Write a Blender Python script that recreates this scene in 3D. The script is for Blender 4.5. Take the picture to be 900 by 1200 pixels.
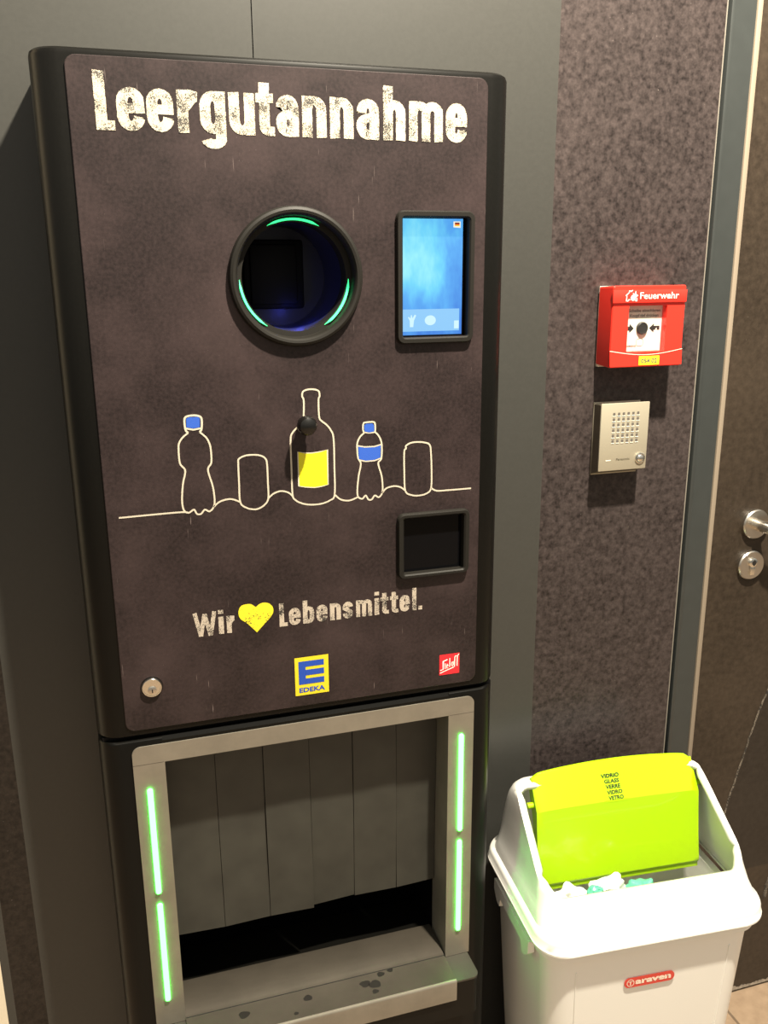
import bpy, bmesh, math, random
from mathutils import Vector, Matrix
PI = math.pi
C = bpy.context.scene.collection
for o in list(bpy.data.objects): bpy.data.objects.remove(o)

# ------------------------------------------------------------------ camera, world, lights, exposure
cd = bpy.data.cameras.new('camera'); cam = bpy.data.objects.new('camera', cd); C.objects.link(cam)
cam.location = (0.01562, -1.07692, 1.44664)
cam.rotation_euler = (1.30287, 0.0068615, -0.3021306)
cd.sensor_fit = 'VERTICAL'; cd.sensor_height = 36.0; cd.lens = 1038.0 / 1200 * 36.0
cd.clip_start = 0.02
sc = bpy.context.scene; sc.camera = cam
sc.view_settings.view_transform = 'Standard'; sc.view_settings.look = 'None'
sc.view_settings.gamma = 1.0; sc.view_settings.use_curve_mapping = False
sc.view_settings.exposure = 0.0
w = bpy.data.worlds.new('world'); sc.world = w; w.use_nodes = True
# the shop around: pale lit ceiling overhead, dimmer shelves at eye level, brown floor below
wt = w.node_tree; wtc = wt.nodes.new('ShaderNodeTexCoord'); wsp = wt.nodes.new('ShaderNodeSeparateXYZ'); wrp = wt.nodes.new('ShaderNodeValToRGB'); wmr = wt.nodes.new('ShaderNodeMapRange')
wmr.inputs[1].default_value = -1; wmr.inputs[2].default_value = 1
wt.links.new(wtc.outputs['Generated'], wsp.inputs[0]); wt.links.new(wsp.outputs['Z'], wmr.inputs[0]); wt.links.new(wmr.outputs[0], wrp.inputs['Fac'])
we = wrp.color_ramp.elements; we.new(.5); we.new(.62)
for q, (p, c) in zip(we, ((0, (.20, .165, .12)), (.45, (.25, .235, .20)), (.62, (.58, .55, .48)), (1, (.95, .90, .79)))): q.position = p; q.color = (*c, 1)
wt.links.new(wrp.outputs['Color'], wt.nodes['Background'].inputs[0])
wt.nodes['Background'].inputs[1].default_value = 0.95
def spot(name, loc, target, watts, col, ang, blend, rad):
    l = bpy.data.lights.new(name, 'SPOT'); l.energy = watts; l.color = col
    l.spot_size = ang; l.spot_blend = blend; l.shadow_soft_size = rad
    o = bpy.data.objects.new(name, l); C.objects.link(o); o.location = loc
    o.rotation_euler = (Vector(target) - Vector(loc)).to_track_quat('-Z', 'Y').to_euler()
spot('ceiling_spotlight', (0.62, -0.70, 2.75), (0.66, -0.25, 0.3), 590, (1.0, 0.90, 0.73), math.radians(150), 0.6, 0.035)

# ------------------------------------------------------------------ materials
M = {}
def newmat(name):
    m = bpy.data.materials.new(name); m.use_nodes = True; M[name] = m
    return m, m.node_tree, m.node_tree.nodes['Principled BSDF']
def plain(name, col, rough=0.5, metal=0.0, emit=None, es=0.0, coat=0.0, noise=0.0, nscale=60, bump=0.0):
    m, t, b = newmat(name)
    b.inputs['Base Color'].default_value = (*col, 1); b.inputs['Roughness'].default_value = rough
    b.inputs['Metallic'].default_value = metal; b.inputs['Coat Weight'].default_value = coat
    if emit: b.inputs['Emission Color'].default_value = (*emit, 1); b.inputs['Emission Strength'].default_value = es
    if noise or bump:
        tc = t.nodes.new('ShaderNodeTexCoord'); n = t.nodes.new('ShaderNodeTexNoise')
        n.inputs['Scale'].default_value = nscale; n.inputs['Detail'].default_value = 4
        t.links.new(tc.outputs['Object'], n.inputs['Vector'])
        if noise:
            r = t.nodes.new('ShaderNodeValToRGB')
            r.color_ramp.elements[0].position = .3; r.color_ramp.elements[1].position = .7
            r.color_ramp.elements[0].color = (*[c * (1 - noise) for c in col], 1)
            r.color_ramp.elements[1].color = (*[min(1, c * (1 + noise)) for c in col], 1)
            t.links.new(n.outputs['Fac'], r.inputs['Fac']); t.links.new(r.outputs['Color'], b.inputs['Base Color'])
        if bump:
            bp = t.nodes.new('ShaderNodeBump'); bp.inputs['Strength'].default_value = bump; bp.inputs['Distance'].default_value = .001
            t.links.new(n.outputs['Fac'], bp.inputs['Height']); t.links.new(bp.outputs['Normal'], b.inputs['Normal'])
    return m
def noise_node(t, vec, scale, detail=4, rough=.5, stretch=None):
    n = t.nodes.new('ShaderNodeTexNoise'); n.inputs['Scale'].default_value = scale
    n.inputs['Detail'].default_value = detail; n.inputs['Roughness'].default_value = rough
    if stretch:
        mp = t.nodes.new('ShaderNodeMapping'); mp.inputs['Scale'].default_value = stretch[0]; mp.inputs['Rotation'].default_value = stretch[1]
        t.links.new(vec, mp.inputs['Vector']); vec = mp.outputs['Vector']
    t.links.new(vec, n.inputs['Vector']); return n.outputs['Fac']
def ramp(t, fac, stops):
    r = t.nodes.new('ShaderNodeValToRGB'); e = r.color_ramp.elements
    while len(e) < len(stops): e.new(.5)
    for q, (p, c) in zip(e, stops): q.position = p; q.color = (*c, 1) if len(c) == 3 else c
    t.links.new(fac, r.inputs['Fac']); return r.outputs['Color']
def mix(t, fac, a, b, mode='MIX'):
    n = t.nodes.new('ShaderNodeMix'); n.data_type = 'RGBA'; n.blend_type = mode
    for s, v in ((n.inputs[0], fac), (n.inputs[6], a), (n.inputs[7], b)):
        if isinstance(v, (int, float)): s.default_value = v
        elif isinstance(v, tuple): s.default_value = (*v, 1)
        else: t.links.new(v, s)
    return n.outputs[2]
def chalkboard(name, dark, light, mottle, speck, rough, cloud=2.5, amount=.5, scratch=False):
    """printed chalkboard picture: fine mottling, wiped clouds, specks and stray scratches"""
    m, t, b = newmat(name); tc = t.nodes.new('ShaderNodeTexCoord').outputs['Object']
    f1 = noise_node(t, tc, mottle, 5, .6)
    base = ramp(t, f1, [(.3, dark), (.72, light)])
    f2 = noise_node(t, tc, cloud, 6, .6)
    cl = ramp(t, f2, [(.42, (0, 0, 0)), (.72, (1, 1, 1))])
    col = mix(t, cl, base, mix(t, amount, base, tuple(c * 1.9 for c in light)))
    f3 = noise_node(t, tc, speck, 2, .5)
    f4 = noise_node(t, tc, 9, 3, .6)
    sp = mix(t, 1.0, ramp(t, f3, [(.70, (0, 0, 0)), (.78, (1, 1, 1))]), ramp(t, f4, [(.5, (0, 0, 0)), (.68, (1, 1, 1))]), 'MULTIPLY')
    col = mix(t, mix(t, 1.0, sp, (.35, .35, .35), 'MULTIPLY'), col, (.42, .36, .33))
    if scratch:
        for sx_, rot_, th in (((420, 1, 26), (0, .30, 0), .735), ((380, 1, 20), (0, -.45, 0), .745)):
            g = noise_node(t, tc, 1.0, 1, .4, (sx_, rot_)); k = noise_node(t, tc, 13 + th, 3, .6)
            ln = mix(t, 1.0, ramp(t, g, [(th, (0, 0, 0)), (th + .04, (1, 1, 1))]), ramp(t, k, [(.52, (0, 0, 0)), (.66, (.5, .5, .5))]), 'MULTIPLY')
            col = mix(t, ln, col, (.30, .24, .22))
    t.links.new(col, b.inputs['Base Color']); b.inputs['Roughness'].default_value = rough
    b.inputs['Specular IOR Level'].default_value = .3
    return m
chalkboard('chalk_print', (.0085, .0054, .0056), (.0260, .0172, .0172), 230, 520, .45, 9.0, .62, True)
chalkboard('wall_print', (.0125, .0095, .0092), (.060, .047, .045), 140, 300, .34, 2.0, .15)
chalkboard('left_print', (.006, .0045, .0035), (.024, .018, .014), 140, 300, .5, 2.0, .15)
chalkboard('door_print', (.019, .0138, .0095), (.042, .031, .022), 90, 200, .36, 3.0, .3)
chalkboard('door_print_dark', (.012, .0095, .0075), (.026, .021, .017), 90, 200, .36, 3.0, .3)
plain('scuff', (.30, .26, .21), .7, noise=.4, nscale=150)
def chalk_ink(name, col, holes, pos):
    m, t, b = newmat(name); tc = t.nodes.new('ShaderNodeTexCoord').outputs['Object']
    f = noise_node(t, tc, holes, 3, .65); g = noise_node(t, tc, 55, 2, .5)
    s = t.nodes.new('ShaderNodeMath'); s.operation = 'MULTIPLY_ADD'; s.inputs[1].default_value = .62
    t.links.new(g, s.inputs[0]); t.links.new(f, s.inputs[2])
    c = ramp(t, s.outputs[0], [(pos, col), (pos + .025, tuple(v * .04 + .012 for v in col))])
    t.links.new(c, b.inputs['Base Color']); b.inputs['Roughness'].default_value = .55
chalk_ink('title_ink', (.47, .415, .32), 1000, .855)
chalk_ink('dim_chalk', (.17, .145, .115), 500, .78)
chalk_ink('slogan_ink', (.42, .36, .29), 1000, .855)
chalk_ink('heart_ink', (.66, .56, .02), 420, .95)
plain('line_ink', (.48, .43, .34), .5); plain('blue_ink', (.022, .085, .42), .5); plain('yellow_ink', (.72, .66, .01), .5)
plain('wall_grey', (.0375, .0373, .0335), .36, noise=.05, nscale=200)
plain('black_gap', (.006, .006, .006), .8)
plain('frame_grey', (.032, .036, .035), .35, noise=.05, nscale=40)
plain('cream_edge', (.25, .205, .155), .5); plain('white_edge', (.22, .20, .17), .4)
plain('cream_wall', (.75, .66, .50), .6, noise=.03, nscale=30)
plain('black_housing', (.0040, .0038, .0032), .32, noise=.1, nscale=300)
M['black_housing'].node_tree.nodes['Principled BSDF'].inputs['Specular IOR Level'].default_value = .16
plain('black_plastic', (.004, .0037, .0033), .25); plain('bezel_plastic', (.0095, .0085, .0068), .55)
M['bezel_plastic'].node_tree.nodes['Principled BSDF'].inputs['Specular IOR Level'].default_value = .22
plain('deep_black', (.0015, .0015, .002), .6); plain('gloss_black', (.0025, .0025, .003), .10)
for k_ in ('deep_black', 'gloss_black'): M[k_].node_tree.nodes['Principled BSDF'].inputs['Specular IOR Level'].default_value = .15
plain('rubber_grey', (.031, .0305, .0245), .55, noise=.18, nscale=24)
plain('chrome', (.80, .78, .72), .15, 1.0); plain('satin_steel', (.62, .58, .52), .30, 1.0)
plain('led_green', (.1, .9, .3), .4, emit=(.040, 1.0, .043), es=17.0)
plain('led_arc_green', (.1, .9, .3), .4, emit=(.03, 1.0, .28), es=1.6)
plain('alarm_red', (.78, .030, .018), .32); plain('alarm_strip', (.72, .034, .022), .15, coat=.5)
plain('label_white', (.72, .68, .58), .5); plain('print_white', (.85, .82, .75), .5); plain('print_black', (.012, .011, .010), .5)
plain('sticker_yellow', (.85, .70, .02), .45); plain('print_grey', (.10, .09, .08), .5)
plain('logo_yellow', (.66, .53, .02), .4); plain('logo_blue', (.012, .06, .36), .4); plain('logo_red', (.80, .02, .03), .4)
plain('bin_white', (.82, .81, .76), .32, coat=.2); plain('flap_lime', (.385, .64, .003), .30, coat=.3)
plain('pill_red', (.55, .05, .035), .4); plain('pill_ink', (.80, .62, .50), .4)
plain('intercom_metal', (.40, .365, .28), .40, .35); plain('intercom_side', (.16, .14, .10), .4, .5)
plain('bag_white', (.86, .88, .84), .35); plain('bag_green', (.10, .44, .30), .3); plain('stain', (.012, .0105, .0085), .45)
plain('blue_interior', (.008, .010, .05), .35)
def steel(name, col, rough, scale):
    m, t, b = newmat(name); tc = t.nodes.new('ShaderNodeTexCoord').outputs['Object']
    f = noise_node(t, tc, 1.0, 3, .6, (scale, (0, 0, 0)))
    g = noise_node(t, tc, 14, 5, .65)
    c = mix(t, ramp(t, g, [(.35, (0, 0, 0)), (.7, (.55, .55, .55))]), col, tuple(v * .62 for v in col))
    t.links.new(c, b.inputs['Base Color']); b.inputs['Metallic'].default_value = .5
    r = t.nodes.new('ShaderNodeMapRange'); r.inputs[3].default_value = rough - .06; r.inputs[4].default_value = rough + .10
    t.links.new(f, r.inputs[0]); t.links.new(r.outputs[0], b.inputs['Roughness'])
steel('brushed_steel', (.27, .245, .20), .42, (600, 600, 8))
steel('plate_steel', (.075, .070, .058), .45, (8, 600, 600))
steel('shelf_steel', (.080, .069, .054), .46, (8, 600, 600))
def floor_mat():
    m, t, b = newmat('floor_tile'); tc = t.nodes.new('ShaderNodeTexCoord').outputs['Object']
    f = noise_node(t, tc, 35, 6, .6)
    br = t.nodes.new('ShaderNodeTexBrick'); br.offset = 0; br.inputs['Scale'].default_value = 1.0
    br.inputs['Brick Width'].default_value = .6; br.inputs['Row Height'].default_value = .6; br.inputs['Mortar Size'].default_value = .003
    br.inputs['Color1'].default_value = br.inputs['Color2'].default_value = (1, 1, 1, 1); br.inputs['Mortar'].default_value = (.5, .5, .5, 1)
    mp = t.nodes.new('ShaderNodeMapping'); mp.inputs['Location'].default_value = (.1, .2, 0)
    t.links.new(tc, mp.inputs['Vector']); t.links.new(mp.outputs['Vector'], br.inputs['Vector'])
    c = ramp(t, f, [(.3, (.27, .19, .125)), (.7, (.36, .26, .175))])
    t.links.new(mix(t, 1.0, c, br.outputs['Color'], 'MULTIPLY'), b.inputs['Base Color']); b.inputs['Roughness'].default_value = .45
floor_mat()
def screen_mat():
    m, t, b = newmat('screen_glow'); tc = t.nodes.new('ShaderNodeTexCoord').outputs['Object']
    f = noise_node(t, tc, 1.0, 4, .55, ((26, 1, 11), (0, 0, 0)))
    sp = t.nodes.new('ShaderNodeSeparateXYZ'); t.links.new(tc, sp.inputs[0])
    # the picture on the screen is lightest around the upper left of its middle and bluest along its right side
    v = t.nodes.new('ShaderNodeVectorMath'); v.operation = 'DISTANCE'; v.inputs[1].default_value = (.392, .0066, 1.463)
    t.links.new(tc, v.inputs[0])
    a = t.nodes.new('ShaderNodeMath'); a.operation = 'MULTIPLY_ADD'; a.inputs[1].default_value = 7.0; t.links.new(v.outputs['Value'], a.inputs[0])
    h = t.nodes.new('ShaderNodeMath'); h.operation = 'MULTIPLY_ADD'; h.inputs[1].default_value = 1.35; h.inputs[2].default_value = -.55; t.links.new(f, h.inputs[0])
    t.links.new(h.outputs[0], a.inputs[2])
    c = ramp(t, a.outputs[0], [(.05, (.42, 1.0, 1.0)), (.38, (.16, .68, 1.0)), (.62, (.09, .40, .92)), (.95, (.03, .17, .72))])
    b.inputs['Base Color'].default_value = (.01, .02, .03, 1); b.inputs['Roughness'].default_value = .2
    t.links.new(c, b.inputs['Emission Color']); b.inputs['Emission Strength'].default_value = .95
screen_mat()
plain('screen_bar', (.02, .02, .03), .3, emit=(.25, .62, 1.0), es=.9)
plain('screen_white', (.02, .02, .03), .3, emit=(.62, .92, 1.0), es=.95)
plain('flag_white', (.02, .02, .02), .3, emit=(1, .95, .8), es=.95); plain('flag_black', (.01, .01, .01), .3, emit=(.10, .03, .01), es=1)
plain('flag_red', (.02, .01, .01), .3, emit=(.75, .05, .01), es=1); plain('flag_gold', (.02, .02, .01), .3, emit=(1, .62, .02), es=1)
def pane_mat():
    m = bpy.data.materials.new('pane'); m.use_nodes = True; M['pane'] = m; t = m.node_tree; t.nodes.clear()
    o = t.nodes.new('ShaderNodeOutputMaterial'); mx = t.nodes.new('ShaderNodeMixShader')
    tr = t.nodes.new('ShaderNodeBsdfTransparent'); g = t.nodes.new('ShaderNodeBsdfGlossy'); g.inputs['Roughness'].default_value = .05
    mx.inputs[0].default_value = .05
    t.links.new(tr.outputs[0], mx.inputs[1]); t.links.new(g.outputs[0], mx.inputs[2]); t.links.new(mx.outputs[0], o.inputs[0])
pane_mat()

# ------------------------------------------------------------------ helpers
def thing(name, label, cat, loc=(0, 0, 0), rz=0.0, group=None):
    o = bpy.data.objects.new(name, None); C.objects.link(o); o.empty_display_size = .05
    o.location = loc; o.rotation_euler = (0, 0, rz); o['label'] = label; o['category'] = cat
    if group: o['group'] = group
    return o
class MB:
    def __init__(s): s.bm = bmesh.new()
    def face(s, pts):
        try: return s.bm.faces.new([s.bm.verts.new(p) for p in pts])
        except ValueError: return None
    def box(s, x0, x1, y0, y1, z0, z1, bev=0, seg=2):
        r = bmesh.ops.create_cube(s.bm, size=1.0)
        vs = r['verts']
        for v in vs:
            v.co = Vector(((x0 + x1) / 2 + v.co.x * (x1 - x0), (y0 + y1) / 2 + v.co.y * (y1 - y0), (z0 + z1) / 2 + v.co.z * (z1 - z0)))
        if bev:
            ed = {e for v in vs for e in v.link_edges}
            bmesh.ops.bevel(s.bm, geom=list(ed), offset=bev, segments=seg, profile=.5, affect='EDGES')
        return s
    def loft(s, loops, cap0=True, cap1=True, closed=True):
        rows = [[s.bm.verts.new(p) for p in L] for L in loops]
        n = len(rows[0])
        for a, b in zip(rows, rows[1:]):
            for i in range(n if closed else n - 1):
                j = (i + 1) % n
                try: s.bm.faces.new((a[i], a[j], b[j], b[i]))
                except ValueError: pass
        if cap0: s.bm.faces.new(rows[0][::-1])
        if cap1: s.bm.faces.new(rows[-1])
        return rows
    def prism(s, pts, y0, y1):
        """outline in x, z extruded along y"""
        s.loft([[(x, y0, z) for x, z in pts], [(x, y1, z) for x, z in pts]]); return s
    def lathe(s, cx, cz, prof, n=48, cap0=False, cap1=False, a0=0, a1=2 * PI):
        """profile of (radius, y) about an axis along y"""
        full = abs(a1 - a0 - 2 * PI) < 1e-6
        m = n if full else n + 1
        loops = [[(cx + r * math.cos(a0 + (a1 - a0) * i / n), y, cz + r * math.sin(a0 + (a1 - a0) * i / n)) for i in range(m)] for r, y in prof]
        s.loft(loops, cap0, cap1, full); return s
    def tube(s, path, r, n=12, caps=True):
        P = [Vector(p) for p in path]; loops = []
        rr = r if isinstance(r, (list, tuple)) else [r] * len(P)
        up = Vector((0, 0, 1))
        for i, p in enumerate(P):
            d = (P[min(i + 1, len(P) - 1)] - P[max(i - 1, 0)]).normalized()
            a = d.cross(up)
            if a.length < 1e-4: a = d.cross(Vector((1, 0, 0)))
            a.normalize(); b = d.cross(a).normalized()
            loops.append([p + (a * math.cos(2 * PI * k / n) + b * math.sin(2 * PI * k / n)) * rr[i] for k in range(n)])
        s.loft(loops, caps, caps); return s
    def stroke(s, pts, wx, y, wz=None, closed=False, th=.0003):
        """flat printed line in the x, z plane"""
        wz = wz or wx; n = len(pts); L = []; R = []
        for i in range(n):
            if closed: a, b = pts[i - 1], pts[(i + 1) % n]
            else: a, b = pts[max(i - 1, 0)], pts[min(i + 1, n - 1)]
            dx, dz = b[0] - a[0], b[1] - a[1]; l = math.hypot(dx, dz) or 1
            nx, nz = -dz / l, dx / l
            k = 1.0
            if (closed or 0 < i < n - 1):
                e = (pts[i][0] - pts[i - 1][0], pts[i][1] - pts[i - 1][1]); le = math.hypot(*e) or 1
                cs = abs(nx * -e[1] / le + nz * e[0] / le); k = min(1.5, 1 / max(cs, .3))
            L.append((pts[i][0] + nx * wx / 2 * k, pts[i][1] + nz * wz / 2 * k)); R.append((pts[i][0] - nx * wx / 2 * k, pts[i][1] - nz * wz / 2 * k))
        for i in range(n if closed else n - 1):
            j = (i + 1) % n
            q = [L[i], L[j], R[j], R[i]]
            s.k = getattr(s, 'k', 0) + 1
            s.face([(p[0], y - 2.5e-6 * (s.k % 30), p[1]) for p in q])
        return s
    def poly(s, pts, y):
        s.face([(p[0], y, p[1]) for p in pts]); return s
    def disc(s, cx, cz, rx, y, rz=None, n=32):
        return s.poly([(cx + rx * math.cos(2 * PI * i / n), cz + (rz or rx) * math.sin(2 * PI * i / n)) for i in range(n)], y)
    def build(s, name, mat, parent=None, smooth=35, flip=True):
        bm = s.bm
        if flip: bmesh.ops.recalc_face_normals(bm, faces=bm.faces)
        me = bpy.data.meshes.new(name); bm.to_mesh(me); bm.free()
        o = bpy.data.objects.new(name, me); C.objects.link(o); me.materials.append(M[mat])
        if smooth:
            for p in me.polygons: p.use_smooth = True
            me.set_sharp_from_angle(angle=math.radians(smooth))
        if parent: o.parent = parent
        return o
def rrect(cx, cz, hw, hh, r, n=6):
    """rounded rectangle, counter-clockwise"""
    out = []
    for sx, sz, a in ((1, 1, 0), (-1, 1, 90), (-1, -1, 180), (1, -1, 270)):
        for i in range(n + 1):
            t = math.radians(a + 90 * i / n)
            out.append((cx + sx * (hw - r) + r * math.cos(t), cz + sz * (hh - r) + r * math.sin(t)))
    return out
def xz(L, y): return [(x, y, z) for x, z in L]
def xy(L, z): return [(x, y, z) for x, y in L]
def smooth_line(pts, k=6, closed=False):
    out = []; n = len(pts)
    for i in range(n if closed else n - 1):
        g = (lambda j: pts[j % n]) if closed else (lambda j: pts[min(max(j, 0), n - 1)])
        p0, p1, p2, p3 = g(i - 1), g(i), g(i + 1), g(i + 2)
        for q in range(k):
            t = q / k
            out.append(tuple(.5 * (2 * p1[d] + (p2[d] - p0[d]) * t + (2 * p0[d] - 5 * p1[d] + 4 * p2[d] - p3[d]) * t * t + (3 * p1[d] - p0[d] - 3 * p2[d] + p3[d]) * t ** 3) for d in (0, 1)))
    if not closed: out.append(pts[-1])
    return out
def struct(o, kind='structure'):
    o['kind'] = kind; return o
def bool_cut(o, cutters):
    for c in cutters:
        m = o.modifiers.new('cut', 'BOOLEAN'); m.object = c; m.operation = 'DIFFERENCE'; m.solver = 'EXACT'
    bpy.context.view_layer.update()
    dg = bpy.context.evaluated_depsgraph_get()
    me = bpy.data.meshes.new_from_object(o.evaluated_get(dg))
    o.modifiers.clear(); old = o.data; o.data = me; bpy.data.meshes.remove(old)
    for c in cutters: bpy.data.objects.remove(c)
    for p in me.polygons: p.use_smooth = False
def text_bm(txt, width, height, bold=0.0, shear=0.0):
    """lettering fitted to a width and a cap height, lying in x, z with its lower left at the origin"""
    cu = bpy.data.curves.new('t', 'FONT'); cu.body = txt; cu.size = 1; cu.offset = bold; cu.shear = shear; cu.resolution_u = 3
    o = bpy.data.objects.new('t', cu); C.objects.link(o); bpy.context.view_layer.update()
    me = bpy.data.meshes.new_from_object(o.evaluated_get(bpy.context.evaluated_depsgraph_get()))
    bpy.data.objects.remove(o); bpy.data.curves.remove(cu)
    xs = [v.co.x for v in me.vertices]; ys = [v.co.y for v in me.vertices]
    x0, x1, y1 = min(xs), max(xs), max(ys); y0 = min(ys)
    if not any(c in 'gjpqy' for c in txt): base = y0
    else: base = 0
    bm = bmesh.new(); bm.from_mesh(me); bpy.data.meshes.remove(me)
    for v in bm.verts:
        v.co = Vector(((v.co.x - x0) / (x1 - x0) * width, 0, (v.co.y - base) / (y1 - base) * height))
    return bm
def text(name, txt, x0, z0, width, height, y, mat, parent, bold=0.0, shear=0.0, m4=None):
    mb = MB(); mb.bm.free(); mb.bm = text_bm(txt, width, height, bold, shear)
    for v in mb.bm.verts: v.co += Vector((x0, y, z0))
    if m4: mb.bm.transform(m4)
    return mb.build(name, mat, parent, smooth=0)

# heavy condensed display letters, each drawn with broad strokes
def arc(cx, cz, rx, rz, a0, a1, n=8):
    return [(cx + rx * math.cos(math.radians(a0 + (a1 - a0) * i / n)), cz + rz * math.sin(math.radians(a0 + (a1 - a0) * i / n))) for i in range(n + 1)]
def glyph(ch, w, X, A, D, sx, sz):
    hx, hz = sx / 2, sz / 2; l, r, b, t = hx, w - hx, hz, X - hz; rx = (r - l) / 2; rz = min(rx * 1.25, X * .22); cx = w / 2
    if ch == 'L': return [[(l, 0), (l, A)], [(0, b), (w, b)]]
    if ch == 'l': return [[(l, 0), (l, A)]]
    if ch == 'e': return [[(l, X * .52), (r, X * .52)], [(r, X * .52 - hz), (r, t - rz)] + arc(cx, t - rz, rx, rz, 0, 180)[1:] + arc(cx, b + rz, rx, rz, 180, 360) + [(r, X * .29)]]
    if ch == 'r': return [[(l, 0), (l, X)], [(l + hx * .4, X * .60), (l + sx * .75, X * .78), (w - sx * .5, t - hz * .25), (w, t - hz * .35)]]
    if ch == 'g': return [arc(cx, t - rz, rx, rz, 0, 180) + arc(cx, b + rz, rx, rz, 180, 360) + [(r, t - rz)], [(r, X), (r, -D + hz + .0045)] + arc(cx, -D + hz + .0045, rx, .0045, 0, -180)[1:]]
    if ch == 'u': return [[(l, X), (l, b + rz)] + arc(cx, b + rz, rx, rz, 180, 360)[1:], [(r, X), (r, 0)]]
    if ch == 't':
        s = w * .46; return [[(s, X * 1.26), (s, b + rz * .9)] + arc(s + rx * .9, b + rz * .9, rx * .9, rz * .9, 180, 270)[1:] + [(w, b)], [(0, X * .90), (w * .95, X * .90)]]
    if ch == 'a': return [[(r, 0), (r, t - rz)] + arc(cx, t - rz, rx, rz, 0, 180)[1:] + [(l, X * .68)], [(r, X * .56), (cx, X * .53)] + arc(cx, X * .36, rx, X * .16, 100, 180)[1:] + arc(cx, b + rz, rx, rz, 180, 270) + [(r, b + hz * .6)]]
    if ch in 'nh': return [[(l, 0), (l, A if ch == 'h' else X)], [(l, t - rz)] + arc(cx, t - rz, rx, rz, 180, 0) + [(r, 0)]]
    if ch == 'm':
        q = (r - l) / 4; o = [[(l, 0), (l, X)]]
        for k in (1, 3): o.append(arc(l + q * k, t - rz * .8, q, rz * .8, 180, 0) + [(l + q * (k + 1), 0)])
        return o
    if ch == 'W': return [[(l * .8, A), (w * .29, 0)], [(w * .29, 0), (cx, A * .92)], [(cx, A * .92), (w * .71, 0)], [(w * .71, 0), (w - l * .8, A)]]
    if ch == 'i': return [[(cx, 0), (cx, X)], [(cx, A * .86), (cx, A * 1.02)]]
    if ch == 'b': return [[(l, 0), (l, A)], [(l, t - rz)] + arc(cx, t - rz, rx, rz, 180, 0) + arc(cx, b + rz, rx, rz, 0, -180) ]
    if ch == 's': return [[(r, X * .68), (r, t - rz)] + arc(cx, t - rz, rx, rz, 0, 180)[1:] + [(l, X * .64), (cx, X * .5), (r, X * .36)] + arc(cx, b + rz, rx, rz, 0, -180) + [(l, X * .32)]]
    if ch == '.': return [[(cx, 0), (cx, w)]]
def lettering(name, letters, X, A, D, sx, sz, z0, y, mat, parent):
    mb = MB(); random.seed(5)
    for ch, x0, x1 in letters:
        w_ = x1 - x0
        s_ = sx if ch not in 'il.' else min(sx * 1.05, w_)
        if ch == 'W': s_ = sx * .85
        if ch == 'm': s_ = sx * .92
        for st in glyph(ch, w_, X, A, D, s_, sz):
            # long strokes get slightly ragged edges like worn stamped letters
            pts = []
            for a, b_ in zip(st, st[1:]):
                k = max(1, int(math.hypot(b_[0] - a[0], b_[1] - a[1]) / .003))
                for i in range(k): pts.append((a[0] + (b_[0] - a[0]) * i / k, a[1] + (b_[1] - a[1]) * i / k))
            pts.append(st[-1])
            pts = [q for i, q in enumerate(pts) if i == 0 or math.hypot(q[0] - pts[i - 1][0], q[1] - pts[i - 1][1]) > 2e-4]
            pts = [(x0 + p[0] + random.uniform(-1, 1) * .022 * sx, z0 + p[1]) for p in pts]
            mb.stroke(pts, s_, y, sz)
    return mb.build(name, mat, parent, smooth=0)

# ------------------------------------------------------------------ the setting
YW = .147
struct(MB().box(-3.0, 4.0, -4.0, 1.2, -.05, 0).build('floor', 'floor_tile'))
mb = MB()                                   # grey wall cladding, cut out where the machine is let into it, with a hairline joint
for x0, x1, z0, z1 in ((-.157, -.0005, 0, 2.8), (-.0005, .2253, 1.64, 2.8), (.2267, .485, 1.64, 2.8), (.485, .655, 0, 2.8)):
    mb.box(x0, x1, YW, YW + .018, z0, z1)
mb.box(.2253, .2267, YW + .006, YW + .018, 1.64, 2.8)
wb = struct(mb.build('wall_back', 'wall_grey', smooth=0))
struct(MB().box(.2253, .2267, YW + .004, YW + .0058, 1.64, 2.8).build('trim_1', 'black_gap', smooth=0))
wr = struct(MB().box(.655, .9225, YW, YW + .018, 0, 2.8).build('wall_right', 'wall_print', smooth=0))
struct(MB().box(.9225, .9240, YW - .001, YW + .018, 0, 2.8).build('trim_2', 'white_edge', smooth=0))
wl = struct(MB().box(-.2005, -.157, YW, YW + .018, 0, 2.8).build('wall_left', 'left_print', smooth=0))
struct(MB().box(-.2125, -.2005, YW - .0, YW + .018, 0, 2.8).build('trim_3', 'wall_grey', smooth=0))
struct(MB().box(-1.6, -.2125, YW, YW + .03, 0, 2.8).build('wall_far_left', 'cream_wall', smooth=0))
# door with its frame
door = thing('door_1', 'dark chalkboard printed door with steel lever handle beside the printed wall panel', 'door', (1.45, YW, 0))
struct(door)
def D(mb, *a, **k):
    o = mb.build(*a, **k); o.parent = door; o.matrix_parent_inverse = Matrix.Translation(-Vector(door.location)); return o
fr = MB()
fr.box(.929, .936, YW - .004, YW + .03, 0, 2.8, .0015); fr.box(.936, .9738, YW - .001, YW + .03, 0, 2.12)
fr.box(.936, .9738, YW - .001, YW + .03, 2.12, 2.8)
D(fr, 'frame', 'frame_grey')
D(MB().box(.924, .929, YW + .015, YW + .03, 0, 2.8), 'frame_gasket', 'black_gap', smooth=0)
D(MB().box(.9752, .9835, YW - .003, YW + .03, .004, 2.8, .0008), 'edge_strip', 'cream_edge')
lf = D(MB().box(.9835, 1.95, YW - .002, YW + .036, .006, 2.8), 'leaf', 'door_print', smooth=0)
YD = YW - .002
mb = MB(); random.seed(3)                   # scuffed pale foot of the door
pts = [(1.0, .006)]; x = 1.0
top = []
while x < 1.94:
    top.append((x, .0145 + random.uniform(-.0025, .0025) + .002 * math.sin(x * 30))); x += .004
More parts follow.
